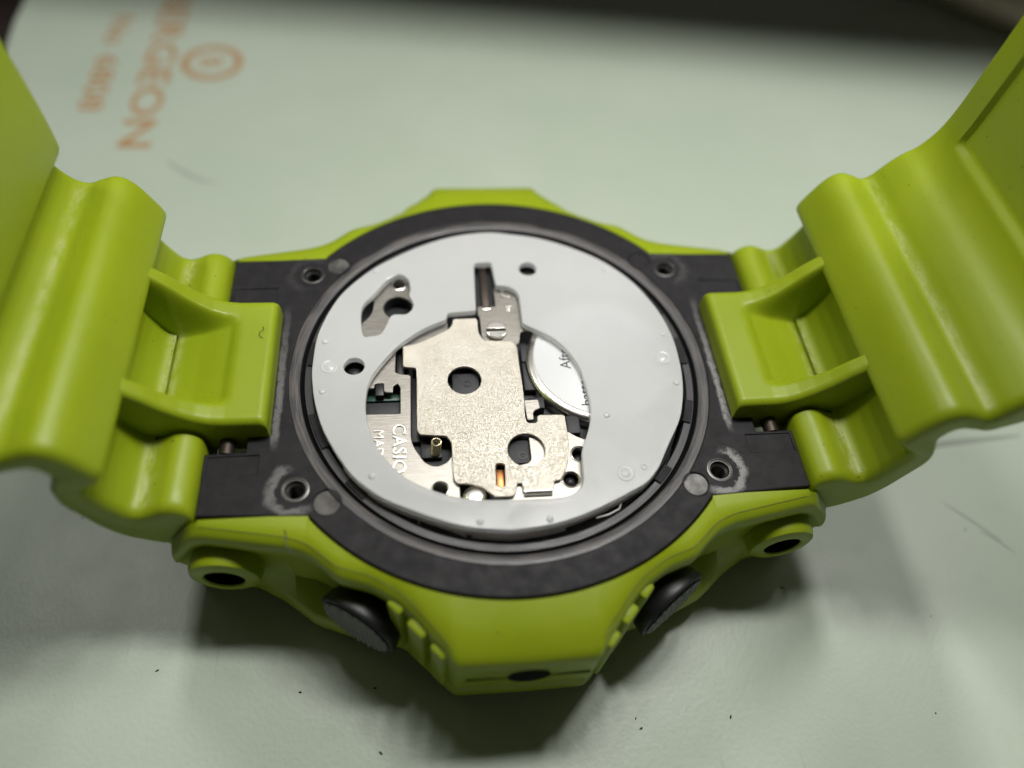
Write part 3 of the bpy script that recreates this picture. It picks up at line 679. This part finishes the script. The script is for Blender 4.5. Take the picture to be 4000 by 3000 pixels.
# hanging skirt segments along the outer edge
def skirt_geo(a0, a1, z0, z1, inset=.0, th=.45):
    loop = fillet(SP_OUT, 1.2, 5); pts = []
    ang = sorted(((math.atan2(y, x) % (2 * math.pi), math.hypot(x, y)) for x, y in loop))
    A = [q[0] for q in ang]; Rr = [q[1] for q in ang]; V = []; F = []; n = 24
    for i in range(n + 1):
        a = math.radians(a0 + (a1 - a0) * i / n); r = float(np.interp(a, A, Rr)) - inset
        for q, z in ((r, z0), (r, z1), (r - th, z1), (r - th, z0)): V.append((q * math.cos(a), q * math.sin(a), z))
    for i in range(n):
        for t in range(4): F.append((i * 4 + t, i * 4 + 4 + t, i * 4 + 4 + (t + 1) % 4, i * 4 + (t + 1) % 4))
    F += [(0, 1, 2, 3), tuple(n * 4 + t for t in range(4))]
    return V, F
for a0, a1, z1 in ((257, 284, -1.35), (284, 345, -.75), (215, 257, -.75)):
    V, F = skirt_geo(a0, a1, -.1, z1); mesh_obj('spacer_skirt', V, F, MILKY, sp, smooth=30)

CLIPW = simple('white_wire', (.75, .73, .70), .4)
for pts in ([(6.1, -14.35, -.55), (7.1, -14.15, -.5), (8.0, -13.75, -.45), (8.2, -13.3, -.35)], [(-3.9, -15.2, -.7), (-5.0, -14.75, -.5), (-5.7, -14.5, -.45)], [(-7.4, -13.9, -.9), (-7.45, -13.75, -.3)]):
    V, F = tube_geo(pts, .07, 6); mesh_obj('moulded_clip', V, F, CLIPW, sp, smooth=60)
# ------------------------------------------------------------------ small things
V, F = [], []
geos = []
dz = -H
spots = [(-39, -5, .35), (-37.8, -6, .25), (-26.5, -9, .35), (-27.3, -11, .25), (-17.5, -22.5, .35), (-11.5, -22.6, .5), (-11, -27.5, .45), (-29, -20, .3), (9.5, -26.5, .35), (9.8, -27.3, .28), (17.4, -27.0, .6), (25, -16.5, .45), (38, -20, .25), (45, -12, .3), (35, -28, .25), (1, 34, .4), (20, 40, .5)]
for x, y, r in spots:
    a = random.uniform(0, 6.28); l = r * random.uniform(.4, .9); h = random.uniform(.08, .2)
    pts = []
    for t in range(7):
        b = 2 * math.pi * t / 7; rr = random.uniform(.5, 1.0)
        pts.append((x + math.cos(a) * l * rr * math.cos(b) - math.sin(a) * .13 * rr * math.sin(b), y + math.sin(a) * l * rr * math.cos(b) + math.cos(a) * .13 * rr * math.sin(b)))
    v = [(q[0], q[1], dz - .02) for q in pts] + [(x, y, dz + h)]
    geos.append((v, [(t, (t + 1) % 7, 7) for t in range(7)]))
V, F = join_geo(geos); tag(mesh_obj('debris', V, F, DEBRIS), 'tiny dark crumbs scattered over the green mat', 'debris', kind='stuff')
hair = [(-17.2, -14.1, -.22), (-17.0, -14.6, -.18), (-17.1, -15.1, -.2), (-16.8, -15.6, -.25), (-16.5, -15.9, -.3)]
V, F = tube_geo([tuple(q) for q in catmull(hair, 5)], .028, 5); tag(mesh_obj('hair', V, F, BLACK), 'short dark hair lying on the bezel beside the dark plate', 'hair')

hair2 = [(-19.9, 3.2, 2.2), (-19.8, 2.8, 2.32), (-20.1, 2.5, 2.3), (-20.0, 2.1, 2.25), (-19.8, 2.0, 2.22)]
V, F = tube_geo([tuple(q) for q in catmull(hair2, 5)], .022, 5); tag(mesh_obj('hair', V, F, BLACK), 'tiny curled fibre on the end of the left lug tab', 'fibre')
# screwdriver lying at the far right edge of the mat
drv = thing('screwdriver', 'dark blurred screwdriver lying at the far edge of the mat behind the strap', 'screwdriver', (92, 78, -H))
a_, b_ = Vector((72, 97, -H + 3.6)), Vector((112, 62, -H + 3.6)); d_ = (b_ - a_).normalized()
prof = [(0, 0), (2.4, .2), (3.2, 1.2), (3.5, 3), (3.4, 8), (2.9, 14), (3.0, 17), (3.5, 22), (3.5, 34), (3.0, 38), (1.6, 42), (1.5, 44), (0, 44)]
lathe('handle', prof, TOOLM, drv, n=24, c=tuple(a_), axis=tuple(d_))
e_ = a_ + d_ * 43
lathe('shaft', [(0, 0), (1.1, 0), (1.1, 38), (.4, 42), (0, 42)], STEEL, drv, n=16, c=tuple(e_), axis=tuple(d_))

# ------------------------------------------------------------------ desk lamp above the frame
lamp = thing('desk_lamp', 'long white lamp shade with a row of light panels above the watch', 'lamp', (36, 60, 58))
sv, sf = [], []
prof = [(55.5, 60), (56.5, 95), (59, 122), (59, 146), (55, 158), (45, 163), (35, 159), (30, 152)]
TA = math.radians(-7.5)
def lamp_xy(x, y): return (30 + (x - 30) * math.cos(TA) - (y - 55) * math.sin(TA), 55 + (x - 30) * math.sin(TA) + (y - 55) * math.cos(TA))
for x in (-190, 230):
    for off in (0, 1):
        for y, z in prof:
            q = lamp_xy(x, y + 1.5 * off); sv.append((q[0], q[1], z + .8 * off))
n = len(prof)
for t in range(n - 1):
    sf += [(t, t + 1, 2 * n + t + 1, 2 * n + t), (n + t, n + t + 1, 3 * n + t + 1, 3 * n + t)]
sf += [(0, n, 3 * n, 2 * n), (n - 1, 2 * n - 1, 4 * n - 1, 3 * n - 1)]
mesh_obj('lamp_shade', sv, sf, SHADE, lamp, smooth=60)
for (x, y, z), pw in zip(LEDS, LED_POWER):
    ld = bpy.data.lights.new('led_panel', 'AREA'); ld.shape = 'RECTANGLE'; ld.size = 10 * S; ld.size_y = 20 * S; ld.energy = pw; ld.color = (1.0, .985, .955)
    lo = bpy.data.objects.new('led_panel', ld); COL.objects.link(lo); lo.location = wp(x, y, z); lo.rotation_euler = (math.radians(-8), 0, TA)
    adopt(lo, lamp)
